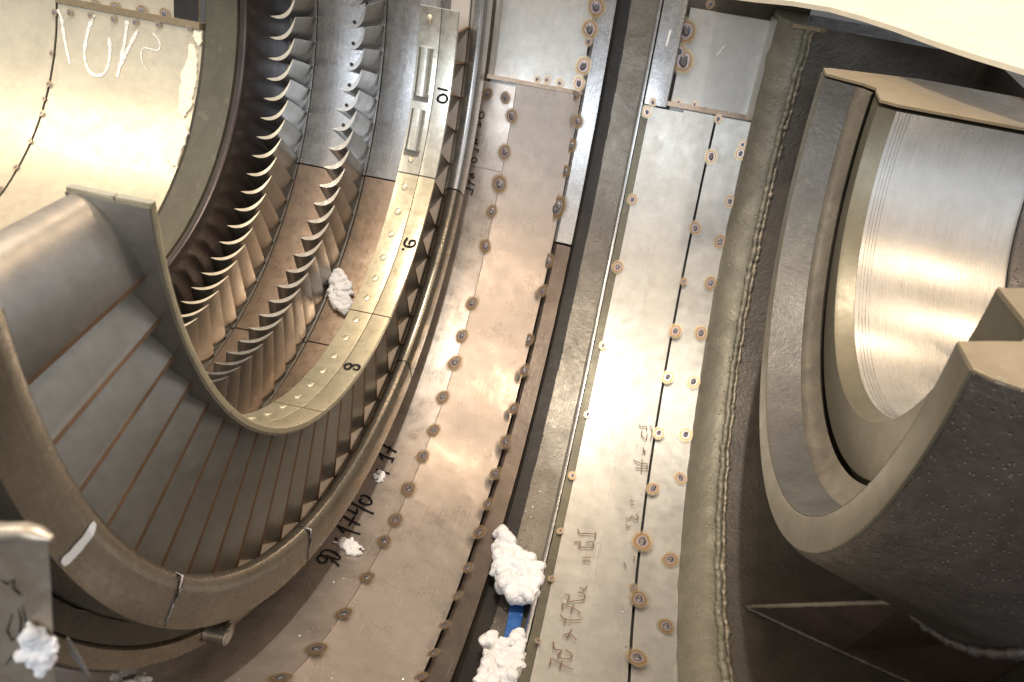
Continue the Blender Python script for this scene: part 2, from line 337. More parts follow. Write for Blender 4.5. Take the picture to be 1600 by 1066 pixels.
# recesses near the joint
part('recess_panel', [(-.80, 1.735), (-.372, 1.775), (-.372, 1.79), (-.80, 1.75)], -3, 15.5, 'sheet_recess', 'recessed rectangular panel left of the channel')
part('recess_ledge', [(-.80, 1.642), (-.352, 1.755), (-.352, 1.79), (-.80, 1.75)], 12.9, 13.5, 'copper')
part('recess_side', [(-.80, 1.66), (-.785, 1.66), (-.785, 1.74), (-.80, 1.74)], -3, 13.2, 'sheet_recess')
part('recess_panel', [(.062, 1.765), (.442, 1.80), (.442, 1.815), (.062, 1.78)], -1.5, 14.2, 'sheet_recess', 'recessed rectangular panel beside the cast fillet')
part('recess_ledge', [(.045, 1.700), (.442, 1.745), (.442, 1.80), (.045, 1.77)], 11.9, 12.6, 'copper')
part('recess_side', [(.446, 1.715), (.43, 1.735), (.425, 1.80), (.446, 1.80)], -2.2, 12.4, 'sheet_recess')
part('channel_flange', [(-.062, 1.700), (.045, 1.705), (.048, 1.775), (-.062, 1.77)], -4, 12.9, 'brushed', 'bright flange strip between channel and recess', rad=.004)
# joint face of the casing over the fillet and end wall (pale machined steel)
def zq(u, v, z):
    d = ray(u, v); return CAM + d * ((z - CAM.z) / d.z)
jz = .085
fl = [(.50, 1.60), (.62, 1.60), (.72, 1.64), (1.6, 1.63), (1.6, 1.95), (.48, 1.95)]
slab('joint_face', [Vector((x, y, jz)) for x, y in fl], .02, M['face'], casing, .003)

# ---- tack welds
def nugget_mesh(seed, halo):
    rnd = random.Random(seed); bm = bmesh.new(); uv = bm.loops.layers.uv.new('UVMap')
    c = bm.verts.new((0, 0, 0)); rg = []
    for j, q in enumerate((.5, 1.0)):
        rg.append([bm.verts.new((q * halo * math.cos(k * math.pi / 12), q * halo * math.sin(k * math.pi / 12), 0)) for k in range(24)])
    fs = []
    for k in range(24):
        fs.append(bm.faces.new((c, rg[0][k], rg[0][(k + 1) % 24])))
        fs.append(bm.faces.new((rg[0][k], rg[1][k], rg[1][(k + 1) % 24], rg[0][(k + 1) % 24])))
    for f in fs:
        f.material_index = 0
        for lp in f.loops: lp[uv].uv = (lp.vert.co.x / halo, lp.vert.co.y / halo)
    r0 = halo * rnd.uniform(.26, .36); prev = None
    top = bm.verts.new((0, 0, r0 * .30))
    rings = []
    for a in (.98, .8, .5, .25):
        ring = []
        for k in range(14):
            an = k * 2 * math.pi / 14; rr = r0 * a * (1 + .22 * noise.noise(Vector((math.cos(an) * 2, math.sin(an) * 2, seed))))
            z = r0 * .42 * math.sqrt(max(0, 1 - a * a)) + .0004 - (r0 * .16 if a < .3 else 0)
            ring.append(bm.verts.new((rr * math.cos(an) * 1.15, rr * math.sin(an) * .85, z)))
        rings.append(ring)
    for i in range(3):
        for k in range(14):
            f = bm.faces.new((rings[i][k], rings[i][(k + 1) % 14], rings[i + 1][(k + 1) % 14], rings[i + 1][k])); f.material_index = 1; f.smooth = True
    for k in range(14):
        f = bm.faces.new((rings[3][k], rings[3][(k + 1) % 14], top)); f.material_index = 1; f.smooth = True
    me = bpy.data.meshes.new('weld_spot'); bm.to_mesh(me); bm.free()
    me.materials.append(M['tint']); me.materials.append(M['weld']); return me
WM = [nugget_mesh(s, 1.0) for s in range(5)]
def weld(x, r, th, size, parent, lift=.0022, dl=.0055, stretch=1.15, slope=0.0):
    o = bpy.data.objects.new('weld_spot', random.choice(WM)); COL.objects.link(o)
    t = math.radians(th); nrm = Vector((-slope, -math.cos(t), math.sin(t))).normalized()
    tx = Vector((0, -math.sin(t), -math.cos(t))); ty = nrm.cross(tx).normalized()
    an = random.uniform(-.4, .4); a = tx * math.cos(an) + ty * math.sin(an); b = nrm.cross(a)
    mat = Matrix((a, b, nrm)).transposed().to_4x4(); mat.translation = pt(x, r - lift - dl, th)
    o.parent = parent; o.matrix_parent_inverse = Matrix.Translation(-parent.location)
    o.matrix_basis = mat @ Matrix.Diagonal((size * stretch, size * .95, size, 1))
WD = [(800,182,15),(789,238,16),(781,288,19),(769,331,14),(759,385,15),(738,475,15),(722,526,15),(711,568,17),(692,622,15),(678,674,14),(661,715,14),(638,766,16),(618,814,15),(600,848,14),(573,905,18),(537,962,20),(494,1018,24),(438,1064,22),(762,147,12),(790,153,12)]
WE = [(870,325,26),(857,408,15),(848,455,13),(826,532,14),(819,580,14),(802,640,13),(790,692,15),(774,742,14),(762,790,13),(748,834,14),(730,890,15),(714,934,14),(694,980,14),(676,1024,14),(656,1062,15),(900,150,10),(903,190,14),(893,228,14),(884,268,12)]
for u, v, s in WD + WE:
    x, th, r = on_cone(u, v, sheet_r); weld(x, r, th, s / 380 * (1.02 if v < 860 else .74), casing, slope=.16 if (u, v, s) in WD else .35, dl=.0075)
for u, v, s in [(932,10,20),(922,45,19),(920,64,9),(912,103,18),(905,130,14)]:
    x, th = on_cyl(u, v, 1.74); weld(x, 1.735, th, s / 400 * 1.1, casing, .006)
for u, v, s in [(855,125,8),(875,130,9),(840,124,7)]:
    x, th = on_cyl(u, v, 1.75); weld(x, 1.745, th, s / 400 * 1.1, casing, .004)
for u, v, s in [(988,312,12),(965,418,14),(942,541,9),(918,649,8),(894,745,9),(875,832,7),(861,907,7),(840,1005,6),(1011,175,12),(1020,160,9)]:
    x, th = on_cyl(u, v, 1.700); weld(x, 1.699, th, s / 385, casing, .003)
for u, v, s in [(1111,245,16),(1086,357,15),(1068,440,9),(1055,518,16),(1043,590,15),(1029,678,14),(1020,765,15),(1003,848,22),(998,938,19),(995,1030,20),(990,920,9),(1122,186,10)]:
    x, th = on_cyl(u, v, 1.702); weld(x, 1.702, th, s / 400, casing, .003)
for u, v, s in [(1157,240,13),(1160,226,9),(1140,315,12),(1125,378,14),(1110,443,14),(1095,521,15),(1083,597,14),(1071,680,15),(1063,748,13),(1047,876,16),(1040,980,15)]:
    x, th = on_cyl(u, v, 1.715); weld(x, 1.715, th, s / 360, casing, .001, slope=.02)
for u, v, s in [(1072,48,26),(1068,95,26),(1062,80,16),(1060,160,9),(1085,163,8),(1110,5,10)]:
    x, th = on_cyl(u, v, 1.77); weld(x, 1.765, th, s / 400, casing, .006)

# ================================================================== BLADE RINGS
def airfoil(xl, tl, xt, tt, r, camber, thick, n=12, te=.06):
    """outline (x, theta) from leading (xl,tl) to trailing (xt,tt); bulges towards +x and larger theta; lengths in metres"""
    dx, da = xt - xl, math.radians(tt - tl) * r
    L = math.hypot(dx, da); nx, na = -da / L, dx / L
    up, lo = [], []
    for i in range(n):
        s = 1.0 if i == n - 1 else .962 * i / (n - 2)
        c = 4 * s * (1 - s) * (1.25 - .5 * s) * camber
        h = thick * (1.65 * math.sqrt(s) * (1 - s)**.8 * (1.05 - .3 * s) + te)
        for lst, q in ((up, c - h * .5), (lo, c + h * .5)):
            x = xl + dx * s + nx * q; a = da * s + na * q
            lst.append((x, tl + math.degrees(a / r)))
    return up + lo[::-1]
def blade_mesh(name, tip, root, mats, r0, r1, steps=5, holes=False):
    bm = bmesh.new(); rows = []; n = len(tip)
    for k in range(steps + 1):
        s = k / steps; row = []
        for (xa, ta), (xb, tb) in zip(tip, root):
            row.append(bm.verts.new(pt(xa + (xb - xa) * s, r0 + (r1 - r0) * s, ta + (tb - ta) * s)))
        rows.append(row)
    for k in range(steps):
        for j in range(n):
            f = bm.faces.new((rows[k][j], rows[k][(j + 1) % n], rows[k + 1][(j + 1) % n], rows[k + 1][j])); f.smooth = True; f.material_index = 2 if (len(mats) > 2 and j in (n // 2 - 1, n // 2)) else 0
    h = n // 2
    for j in range(h - 1):       # tip cap as quads
        f = bm.faces.new((rows[0][j], rows[0][j + 1], rows[0][n - 2 - j], rows[0][n - 1 - j])); f.material_index = 1
    bmesh.ops.recalc_face_normals(bm, faces=bm.faces)
    me = bpy.data.meshes.new(name); bm.to_mesh(me); bm.free()
    for m in mats: me.materials.append(m)
    me.set_sharp_from_angle(angle=math.radians(40)); return me
def place_blades(me, parent, angs, name='blade', every=None):
    out = []
    for a in angs:
        o = bpy.data.objects.new(name, me); COL.objects.link(o); o.parent = parent
        o.matrix_parent_inverse = Matrix.Translation(-parent.location); o.rotation_euler.x = -math.radians(a); out.append(o)
    return out
SEG = [(0, 35.3), (35.6, 71.2), (71.5, 109.3), (109.7, 144.0), (144.4, 180)]
def segments(parent, prof, mats, name='ring_segment', rad=.0, jit=.0):
    for i, (a, b) in enumerate(SEG):
        o = revolve(name, prof, a, b, M[mats[min(i, len(mats) - 1)]], parent, rad=rad, jit=jit)
        if i == 0 and mats[0] != mats[-1]: o['label'] = 'bright silver first segment at the joint'
def base_ring(prof, parent): revolve('backing_ring', prof, .2, 179.8, M['black'], parent)

r1 = thing('blade_ring', 'left ring of blades with cream crescent tips beside the dark lip', 'blade ring', (-1.5, 0, -1.3), 'half rings of guide blades in the casing')
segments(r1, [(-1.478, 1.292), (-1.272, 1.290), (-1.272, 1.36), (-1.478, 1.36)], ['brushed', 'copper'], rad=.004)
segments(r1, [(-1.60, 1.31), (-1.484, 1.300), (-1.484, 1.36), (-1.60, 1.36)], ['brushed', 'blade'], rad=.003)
base_ring([(-1.60, 1.37), (-1.25, 1.37), (-1.25, 1.45), (-1.60, 1.45)], r1)
t1 = airfoil(-1.56, .0, -1.459, -5.1, 1.03, .030, .021); b1 = airfoil(-1.590, .4, -1.487, -4.6, 1.29, .028, .022)
place_blades(blade_mesh('blade', t1, b1, [M['blade'], M['blade_tip']], 1.030, 1.302), r1, [8.3 + 4.39 * k - 4.39 for k in range(0, 38)])

r2 = thing('blade_ring', 'middle ring of blades with polished silver tips', 'blade ring', (-1.2, 0, -1.3), 'half rings of guide blades in the casing')
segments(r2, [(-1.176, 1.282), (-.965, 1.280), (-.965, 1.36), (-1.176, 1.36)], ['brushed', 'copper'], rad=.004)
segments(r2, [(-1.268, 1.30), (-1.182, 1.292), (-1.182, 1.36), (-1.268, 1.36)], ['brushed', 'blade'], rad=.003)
base_ring([(-1.24, 1.37), (-.95, 1.37), (-.95, 1.45), (-1.24, 1.45)], r2)
t2 = airfoil(-1.251, .0, -1.165, -5.1, 1.0, .027, .027); b2 = airfoil(-1.272, .4, -1.187, -4.6, 1.29, .026, .025)
a2 = [2.9 + 4.505 * k for k in range(0, 38)]
bl = place_blades(blade_mesh('blade', t2, b2, [M['blade'], M['blade_tip_silver']], 1.000, 1.295), r2, a2)
# small drilled holes in the first blade tips
hm = bmesh.new(); bmesh.ops.create_circle(hm, cap_ends=True, radius=.0075, segments=16); hme = bpy.data.meshes.new('hole'); hm.to_mesh(hme); hm.free(); hme.materials.append(M['hole'])
for o, a in list(zip(bl, a2))[1:7]:
    h = bpy.data.objects.new('hole', hme); COL.objects.link(h); h.parent = o
    th = -1.3; P = pt(-1.208, .9985, th); q = inward(P).to_track_quat('Z', 'Y'); h.location = P; h.rotation_euler = q.to_euler()
    h.matrix_parent_inverse = Matrix.Translation(-r2.location) @ Matrix.Translation(r2.location)

r3 = thing('guide_vane_ring', 'right half ring of vanes with riveted yellowish inner shroud, numbered 10, 9 and 8', 'vane ring', (-.87, 0, -1.47), None)
# vanes: leading edge hidden under the shroud, trailing edge on the right
t3 = airfoil(-.945, 8.0, -.836, 0, 1.0, .003, .016, te=.50); b3 = airfoil(-.985, 7.8, -.860, 0, 1.4, .004, .018, te=.50)
t3b = airfoil(-.940, 8.4, -.836, 0, 1.0, .016, .040); b3b = airfoil(-.975, 7.6, -.860, 0, 1.4, .018, .050)
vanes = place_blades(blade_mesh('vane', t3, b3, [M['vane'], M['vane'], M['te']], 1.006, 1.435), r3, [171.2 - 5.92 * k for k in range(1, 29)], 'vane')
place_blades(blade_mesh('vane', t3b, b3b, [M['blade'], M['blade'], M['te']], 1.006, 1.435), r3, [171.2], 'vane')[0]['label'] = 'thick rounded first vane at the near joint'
prof3 = [(-.985, 1.30), (-.93, 1.40), (-.864, 1.432), (-.852, 1.405), (-.836, 1.372), (-.815, 1.358), (-.795, 1.358), (-.782, 1.372), (-.777, 1.40), (-.777, 1.470), (-.985, 1.470)]
for i, (a, b) in enumerate([(0, 33.9), (34.2, 68.9), (69.25, 110.6), (110.9, 144.0), (144.3, 180)]):
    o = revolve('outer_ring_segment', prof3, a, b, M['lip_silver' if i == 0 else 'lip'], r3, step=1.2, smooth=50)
    if i == 0: o['label'] = 'bright silver outer segment at the joint'
revolve('vane_land', [(-.935, 1.392), (-.864, 1.428), (-.860, 1.423), (-.856, 1.405), (-.86, 1.40), (-.935, 1.385)], .1, 179.9, M['land'], r3)
revolve('outer_flange', [(-.985, 1.474), (-.875, 1.474), (-.875, 1.522), (-.865, 1.526), (-.86, 1.53), (-.86, 1.568), (-.87, 1.575), (-.985, 1.575)], 2, 178, M['lip'], r3)
revolve('flange_groove_shade', [(-.874, 1.475), (-.870, 1.475), (-.868, 1.522), (-.874, 1.522)], 2, 178, M['dark'], r3)  # thin dark strip paints the shade inside the groove
shr = []
for i, (a, b) in enumerate([(0.0, 36.6), (36.95, 73.0), (73.3, 109.0), (109.4, 144.8), (145.1, 180)]):
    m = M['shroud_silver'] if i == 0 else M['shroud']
    o = revolve('shroud_segment', [(-.953, .993), (-.868, .993), (-.868, 1.008), (-.953, 1.008)], a, b, m, r3, rad=.002, jit=.0008); shr.append(o)
    revolve('shroud_edge_strip', [(-.866, .992), (-.801, .993), (-.801, 1.008), (-.866, 1.008)], a, b, m, r3, rad=.002)
revolve('shroud_back', [(-.952, 1.009), (-.803, 1.009), (-.803, 1.013), (-.952, 1.013)], 0.1, 179.6, M['blade'], r3)
shr[0]['label'] = 'silvery top shroud segment with two raised slotted blocks'
rv = bmesh.new(); bmesh.ops.create_uvsphere(rv, u_segments=16, v_segments=8, radius=1); 
for v in rv.verts: v.co.z = max(v.co.z, 0) * .45
rvm = bpy.data.meshes.new('rivet'); rv.to_mesh(rvm); rv.free(); rvm.materials.append(M['shroud']); rvm.polygons.foreach_set('use_smooth', [True] * len(rvm.polygons))
for th in [2.5, 33.4, 40.0, 46.1, 51.8, 57.9, 63.6, 69.2, 75.8, 81.5, 87.6, 93.2, 98.9, 104.6, 110.6, 116.6, 122.4]:
    o = bpy.data.objects.new('rivet', rvm); COL.objects.link(o); o.parent = r3; o.matrix_parent_inverse = Matrix.Translation(-r3.location)
    x = -.912; P = pt(x, .9935, th); o.location = P; o.rotation_euler = inward(P).to_track_quat('Z', 'Y').to_euler(); s = .0125; o.scale = (s, s * 1.3, s)
# two long raised caps with dark pockets
for a, b in ((8.0, 19.2), (21.6, 31.6)):
    revolve('raised_cap', [(-.944, .993), (-.940, .978), (-.928, .966), (-.902, .966), (-.890, .978), (-.886, .993)], a + .5, b, M['shroud_silver'], r3, rad=.006, smooth=60)
    revolve('cap_pocket', [(-.946, .9915), (-.884, .9915), (-.884, .993), (-.946, .993)], b - .6, b + 1.1, M['channel'], r3)
# lug with a bright bolt under the flange
lp_ = pt(-.86, 1.555, 126.5)
def cyl(name, c, axis, r, h, mat, parent, seg=20):
    bm = bmesh.new(); bmesh.ops.create_cone(bm, cap_ends=True, segments=seg, radius1=r, radius2=r, depth=h)
    bmesh.ops.bevel(bm, geom=[e for e in bm.edges if e.is_manifold and len(e.link_faces) == 2 and e.calc_face_angle() > 1], offset=min(r, h) * .18, segments=2, affect='EDGES')
    me = bpy.data.meshes.new(name); bm.to_mesh(me); bm.free(); o = link(name, me, None, mat, 40)
    mt = Vector(axis).normalized().to_track_quat('Z', 'Y').to_matrix().to_4x4(); mt.translation = Vector(c)
    if parent: o.parent = parent; o.matrix_parent_inverse = Matrix.Translation(-parent.location)
    o.matrix_basis = mt; return o
cyl('lug', pt(-.845, 1.545, 125.6), (1, 0, 0), .032, .05, M['lip'], r3)
cyl('bolt', pt(-.83, 1.535, 127.6), (1, 0, 0), .022, .06, M['lip_silver'], r3)
# rag of weld splashes at the segment joints of the lip
for (x, r, th) in [(-.79, 1.358, 110.75), (-.79, 1.360, 144.15), (-.80, 1.359, 69.1)]:
    sweep('joint_weld', [pt(x - .03, r + .02, th), pt(x - .01, r - .002, th + .1), pt(x + .010, r + .004, th - .1), pt(x + .017, r + .03, th), pt(x + .015, r + .06, th + .15), pt(x + .015, r + .10, th)], .0035, M['weld'], r3, 6, .6, 1, inward)
# ================================================================== INLET LINER (upper left)
inl = thing('inlet_cone', 'pale inlet cylinder with chalk writing, dark edged ring on its right', 'inlet cylinder', (-2.2, 0, -1.0))
revolve('liner_sheet', [(-2.396, .962), (-1.80, .962), (-1.80, .975), (-2.396, .975)], 13.9, 120, M['liner'], inl, jit=.0008)
revolve('liner_sheet', [(-3.7, .962), (-2.406, .962), (-2.406, .975), (-3.7, .975)], 10, 120, M['liner'], inl, jit=.0008)
revolve('liner_seam', [(-2.408, .968), (-2.394, .968), (-2.394, .976), (-2.408, .976)], 10, 120, M['gap'], inl)
revolve('liner_sheet', [(-2.36, .985), (-1.83, .985), (-1.83, 1.0), (-2.36, 1.0)], -3, 13, M['liner'], inl)['label'] = 'recessed upper liner sheet above the ledge'
revolve('liner_ledge', [(-2.40, .955), (-1.81, .955), (-1.81, 1.03), (-2.40, 1.03)], 12.3, 13.8, M['face'], inl, rad=.003)
revolve('liner_void', [(-1.93, .982), (-1.83, .982), (-1.83, .984), (-1.93, .984)], 5, 12.2, M['black'], inl)
revolve('seal_ring', [(-1.788, .962), (-1.636, .912), (-1.628, .93), (-1.628, 1.20), (-1.788, 1.20)], -2, 178, M['ringface'], inl)
revolve('seal_ring_lip', [(-1.624, .908), (-1.600, .892), (-1.588, .895), (-1.585, .93), (-1.59, 1.28), (-1.624, 1.28)], -2, 178, M['purple'], inl, rad=.004)
for u, v, s in [(86,20,9),(82,84,7),(77,132,8),(70,155,6),(66,178,8),(48,222,7),(26,263,8),(2,297,8),(110,20,9),(142,24,8),(178,30,9),(212,35,9),(248,39,9),(297,45,8)]:
    x, th = on_cyl(u, v, .960); weld(x, .960, th, s / 560, inl, .002)
for u, v, s in [(150,7,10),(180,12,12),(222,19,14),(258,22,12)]:
    x, th = on_cyl(u, v, .983); weld(x, .983, th, s / 430, inl, .002)
# cream paste smeared along the right edge of the liner
def patch(name, poly, rf, mat, parent, lift=.006):
    pp_ = []
    for i, a in enumerate(poly):
        b = poly[(i + 1) % len(poly)]
        for t in (0, .2, .4, .6, .8):
            q = Vector((a[0] + (b[0] - a[0]) * t, a[1] + (b[1] - a[1]) * t, 0)); d_ = noise.noise_vector(q * .45)
            pp_.append((q.x + d_.x * 2.6, q.y + d_.y * 2.2))
    poly = pp_
    vs = []; k = len(poly)
    for u, v in poly:
        x, th = on_cyl(u, v, rf); vs.append(pt(x, rf - lift, th))
    vs += [pt(*((lambda a: (a[0], rf + .004, a[1]))(on_cyl(u, v, rf)))) for u, v in poly]
    o = mesh(name, vs, [list(range(k)), list(range(k, 2 * k))[::-1]] + [[i, (i + 1) % k, k + (i + 1) % k, k + i] for i in range(k)], mat, parent)
    return o
patch('sealing_paste', [(297,68),(305,72),(309,100),(308,125),(302,148),(300,165),(288,184),(278,175),(281,140),(284,115),(294,95)], .960, M['paste'], inl)
patch('sealing_paste', [(280,190),(291,196),(296,206),(290,222),(283,240),(276,262),(268,258),(256,245),(264,222),(272,200)], .960, M['paste'], inl)
patch('sealing_paste', [(305,48),(314,52),(317,66),(312,72),(304,60)], .960, M['paste'], inl)

# ================================================================== BEARING HOUSING (right)
bh = thing('bearing_housing', 'massive grooved half round bearing housing with polished bore', 'bearing housing', (.9, 0, -1.15))
HT = (-1.0, 180)
revolve('collar', [(.578, .939), (.578, 1.021), (.60, 1.040), (.96, 1.150), (1.34, 1.150), (1.34, .90), (.79, .90), (.745, .87), (.738, .85), (.715, .89), (.62, .935)], *HT, M['rough'], bh, step=1.2, smooth=40)
revolve('front_face', [(.572, .936), (.572, 1.020), (.5775, 1.0235), (.5775, .934)], HT[0] - .1, HT[1] + .1, M['olive'], bh, rad=.002)
revolve('collar_bevel', [(.574, .932), (.682, .893), (.682, .903), (.579, .942)], HT[0] - .05, HT[1] + .05, M['bevel'], bh)
revolve('collar_groove', [(.683, .892), (.700, .878), (.716, .858), (.728, .830), (.736, .84), (.715, .885), (.683, .902)], HT[0] - .05, HT[1] + .05, M['groove'], bh, smooth=60)
revolve('inner_body', [(.737, .815), (.722, .664), (.742, .662), (.776, .646), (1.28, .644), (1.28, .89), (.80, .89), (.745, .82)], *HT, M['olive'], bh, smooth=25)
revolve('bore', [(.781, .6435), (1.279, .6415), (1.279, .646), (.781, .648)], HT[0] - .05, HT[1] + .05, M['bore'], bh)
for k in range(4):
    xx = .795 + .011 * k
    revolve('bore_groove', [(xx, .6425), (xx + .0009, .6425), (xx + .0009, .6445), (xx, .6445)], HT[0], HT[1], M['bluegrey'], bh)
revolve('bore_end', [(1.282, .62), (1.40, .60), (1.40, .90), (1.282, .90)], *HT, M['rough'], bh)
# joint faces at both ends
def face_poly(th, sgn):
    P = [(.574, .934), (.576, 1.02), (.60, 1.037), (.96, 1.147), (1.60, 1.147), (1.60, .645), (.778, .645), (.742, .662), (.722, .664), (.732, .80), (.742, .84), (.700, .885), (.65, .903)]
    return [pt(x, r, th) + Vector((0, 0, .002)) for x, r in P]
zf = pt(1, 1, HT[0] - .2).z
far = [Vector((p.x, p.y, .024)) for p in face_poly(0, 1)]; near = [Vector((p.x, p.y, .006)) for p in face_poly(180, 1)]
slab('joint_face', far, .012, M['face'], bh, .002); slab('joint_face', near[::-1], .012, M['face'], bh, .002)
slab('keyway', [Vector((.985, .93, .0265)), Vector((1.62, 1.02, .0265)), Vector((1.62, 1.10, .0265)), Vector((1.0, 1.03, .0265))], .004, M['black'], bh)
pts = [pt(.968 + .006 * noise.noise(Vector((th * .5, 0, 0))), 1.160, th) for th in [60 + i * .5 for i in range(0, 220)]]
sweep('weld_bead', pts, .017, M['bluegrey'], bh, 8, .7, .8, inward)
ep = [pt(.576 + i * .012, 1.021 + i * .0036, 180.0) + Vector((0, .0, -.004)) for i in range(1, 80)]
sweep('worn_edge', ep, .009, M['worn'], bh, 8, .5)
# support rib under the housing
def radial_plate(name, poly, th, half, mat, parent):
    n = len(poly); t = math.radians(th); side = Vector((0, -math.sin(t), -math.cos(t)))
    vs = [pt(x, r, th) + side * half for x, r in poly] + [pt(x, r, th) - side * half for x, r in poly]
    o = mesh(name, vs, [list(range(n)), list(range(n, 2 * n))[::-1]] + [[i, (i + 1) % n, n + (i + 1) % n, n + i] for i in range(n)], mat, parent)
    b = o.modifiers.new('bevel', 'BEVEL'); b.width = .006; b.segments = 2; return o
def thick_poly(name, P, off, mat, parent, bev=.005):
    n = len(P); vs = list(P) + [p + off for p in P]
    o = mesh(name, vs, [list(range(n)), list(range(n, 2 * n))[::-1]] + [[i, (i + 1) % n, n + (i + 1) % n, n + i] for i in range(n)], mat, parent)
    b = o.modifiers.new('bevel', 'BEVEL'); b.width = bev; b.segments = 2; return o
RB = [pt(.679, 1.606, 93.9), pt(.93, 1.13, 119), pt(1.36, 1.14, 118), pt(1.36, 1.61, 102.5), pt(1.0, 1.61, 98)]
thick_poly('support_rib', RB, Vector((0, .014, .004)), M['reddish'], casing)
sweep('rib_edge', [RB[0] + (RB[1] - RB[0]) * (i / 30) + Vector((0, 0, .004)) for i in range(31)], .007, M['fillet'], casing, 8, .4)
pp = [pt(.665 + i * .0125, 1.604, 93.6 + i * .165) + Vector((0, -.004, 0)) for i in range(55)]
sweep('weld_bead', pp, .012, M['dark'], casing, 8, .5, .8, inward)

# ================================================================== PALE BOARD over the joint
edge = [(1120,-12),(1180,-4),(1240,2),(1300,12),(1350,26),(1400,42),(1460,64),(1520,84),(1600,108),(1680,130),(1760,150)]
zb = .20
E0 = [zq(u, v, zb) for u, v in edge]
back = [Vector((p.x + .8, p.y + 22.0, zb + 4.5)) for p in E0]
vs = E0 + back + [p - Vector((0, 0, .018)) for p in E0] + [p - Vector((0, 0, .018)) for p in back]; n = len(E0)
fs = []
for i in range(n - 1):
    fs += [[i, i + 1, n + i + 1, n + i], [2 * n + i, 2 * n + i + 1, 3 * n + i + 1, 3 * n + i][::-1], [i, i + 1, 2 * n + i + 1, 2 * n + i], [n + i, n + i + 1, 3 * n + i + 1, 3 * n + i]]
fs += [[0, n, 3 * n, 2 * n], [n - 1, 2 * n - 1, 4 * n - 1, 3 * n - 1]]
tag(mesh('cover_board', vs, fs, M['cover'], None, 40), 'cream cover board lying over the far right casing joint', 'board')

# ================================================================== WRITING
def cyl_map(r): return lambda u, v: (lambda a: (a[0], r, a[1]))(on_cyl(u, v, r))
def cone_map(u, v): x, th, r = on_cone(u, v, sheet_r); return x, r, th
def ribbon(name, strokes, org, sc, smap, width, mat, parent, lift=.0025, jit=.25, words=None):
    if words:
        i = 0
        for w_ in words: ribbon(name, strokes[i:i + w_], org, sc, smap, width, mat, parent, lift, jit); i += w_
        return
    """hand-drawn strokes laid on a curved surface as one flat mesh"""
    vs, fs = [], []
    for st in strokes:
        W = []
        # resample (Catmull-Rom)
        P = [Vector((org[0] + a / sc, org[1] + b / sc)) for a, b in st]
        Q = []
        for i in range(len(P) - 1):
            p0, p1, p2, p3 = P[max(i - 1, 0)], P[i], P[i + 1], P[min(i + 2, len(P) - 1)]
            for k in range(5):
                t = k / 5; Q.append(.5 * ((2 * p1) + (p2 - p0) * t + (2 * p0 - 5 * p1 + 4 * p2 - p3) * t * t + (3 * p1 - p0 - 3 * p2 + p3) * t**3))
        Q.append(P[-1])
        for q in Q:
            x, r, th = smap(q.x, q.y); p = pt(x, r - lift, th); W.append(p)
        base = len(vs); m = len(W)
        for i, p in enumerate(W):
            t = (W[min(i + 1, m - 1)] - W[max(i - 1, 0)]).normalized(); n = inward(p); s_ = t.cross(n).normalized()
            wd = width * .5 * (1 + jit * noise.noise(p * 70)) * (.75 if i in (0, m - 1) else 1)
            vs += [p + s_ * wd, p - s_ * wd]
        fs += [[base + 2 * i, base + 2 * i + 1, base + 2 * i + 3, base + 2 * i + 2] for i in range(m - 1)]
    return mesh(name, vs, fs, mat, parent)
k = 4.844
ribbon('marker_writing', [
 [(75,940),(95,915),(125,920),(150,945),(130,970),(95,968),(75,940)], [(100,925),(110,890),(150,875),(200,890),(245,925),(235,945),(180,935),(145,915)], [(180,955),(215,970),(240,998)],
 [(212,780),(225,800)], [(240,815),(255,832)],
 [(225,688),(275,712),(335,735),(403,755)], [(232,690),(268,735),(285,742)],
 [(245,660),(268,618),(330,652),(403,688)], [(360,618),(340,655),(315,690)],
 [(290,560),(340,582),(372,602),(378,560)], [(325,512),(390,545),(450,578),(505,600)],
 [(398,470),(430,460),(470,480),(488,515),(470,530),(430,528),(395,505),(415,485)],
 [(520,262),(545,270)], [(560,275),(625,298)],
 [(535,130),(575,160),(630,180),(652,185)], [(540,135),(575,195)], [(655,175),(640,212)],
 [(565,70),(615,100),(678,135)], [(630,85),(618,120),(605,142)]],
 (480, 680), k, cyl_map(1.645), .0085, M['ink'], casing, .0042, words=[3, 1, 1, 2, 2, 2, 1, 1, 1, 3, 2])
k = 6.66
ribbon('marker_writing', [
 [(232,110),(262,100),(280,130),(262,160),(235,168),(225,140),(232,110)], [(222,205),(240,215),(238,262)], [(212,228),(240,238)], [(222,350),(228,354)],
 [(178,385),(215,395)], [(180,425),(215,438)], [(196,392),(196,430)],
 [(165,480),(210,500)], [(220,485),(208,530)],
 [(142,620),(150,590),(185,575),(202,600),(185,625),(150,620)], [(176,678),(182,682)],
 [(120,745),(150,755),(172,780),(155,790),(140,770),(160,740),(175,748)],
 [(100,800),(140,842),(182,860)], [(130,805),(120,860)],
 [(88,888),(125,900),(158,915)], [(165,900),(145,968)]],
 (715, 160), k, cyl_map(1.645), .0056, M['ink'], casing, .0042, words=[1, 2, 1, 3, 2, 1, 1, 1, 2, 2])
k = 4.164
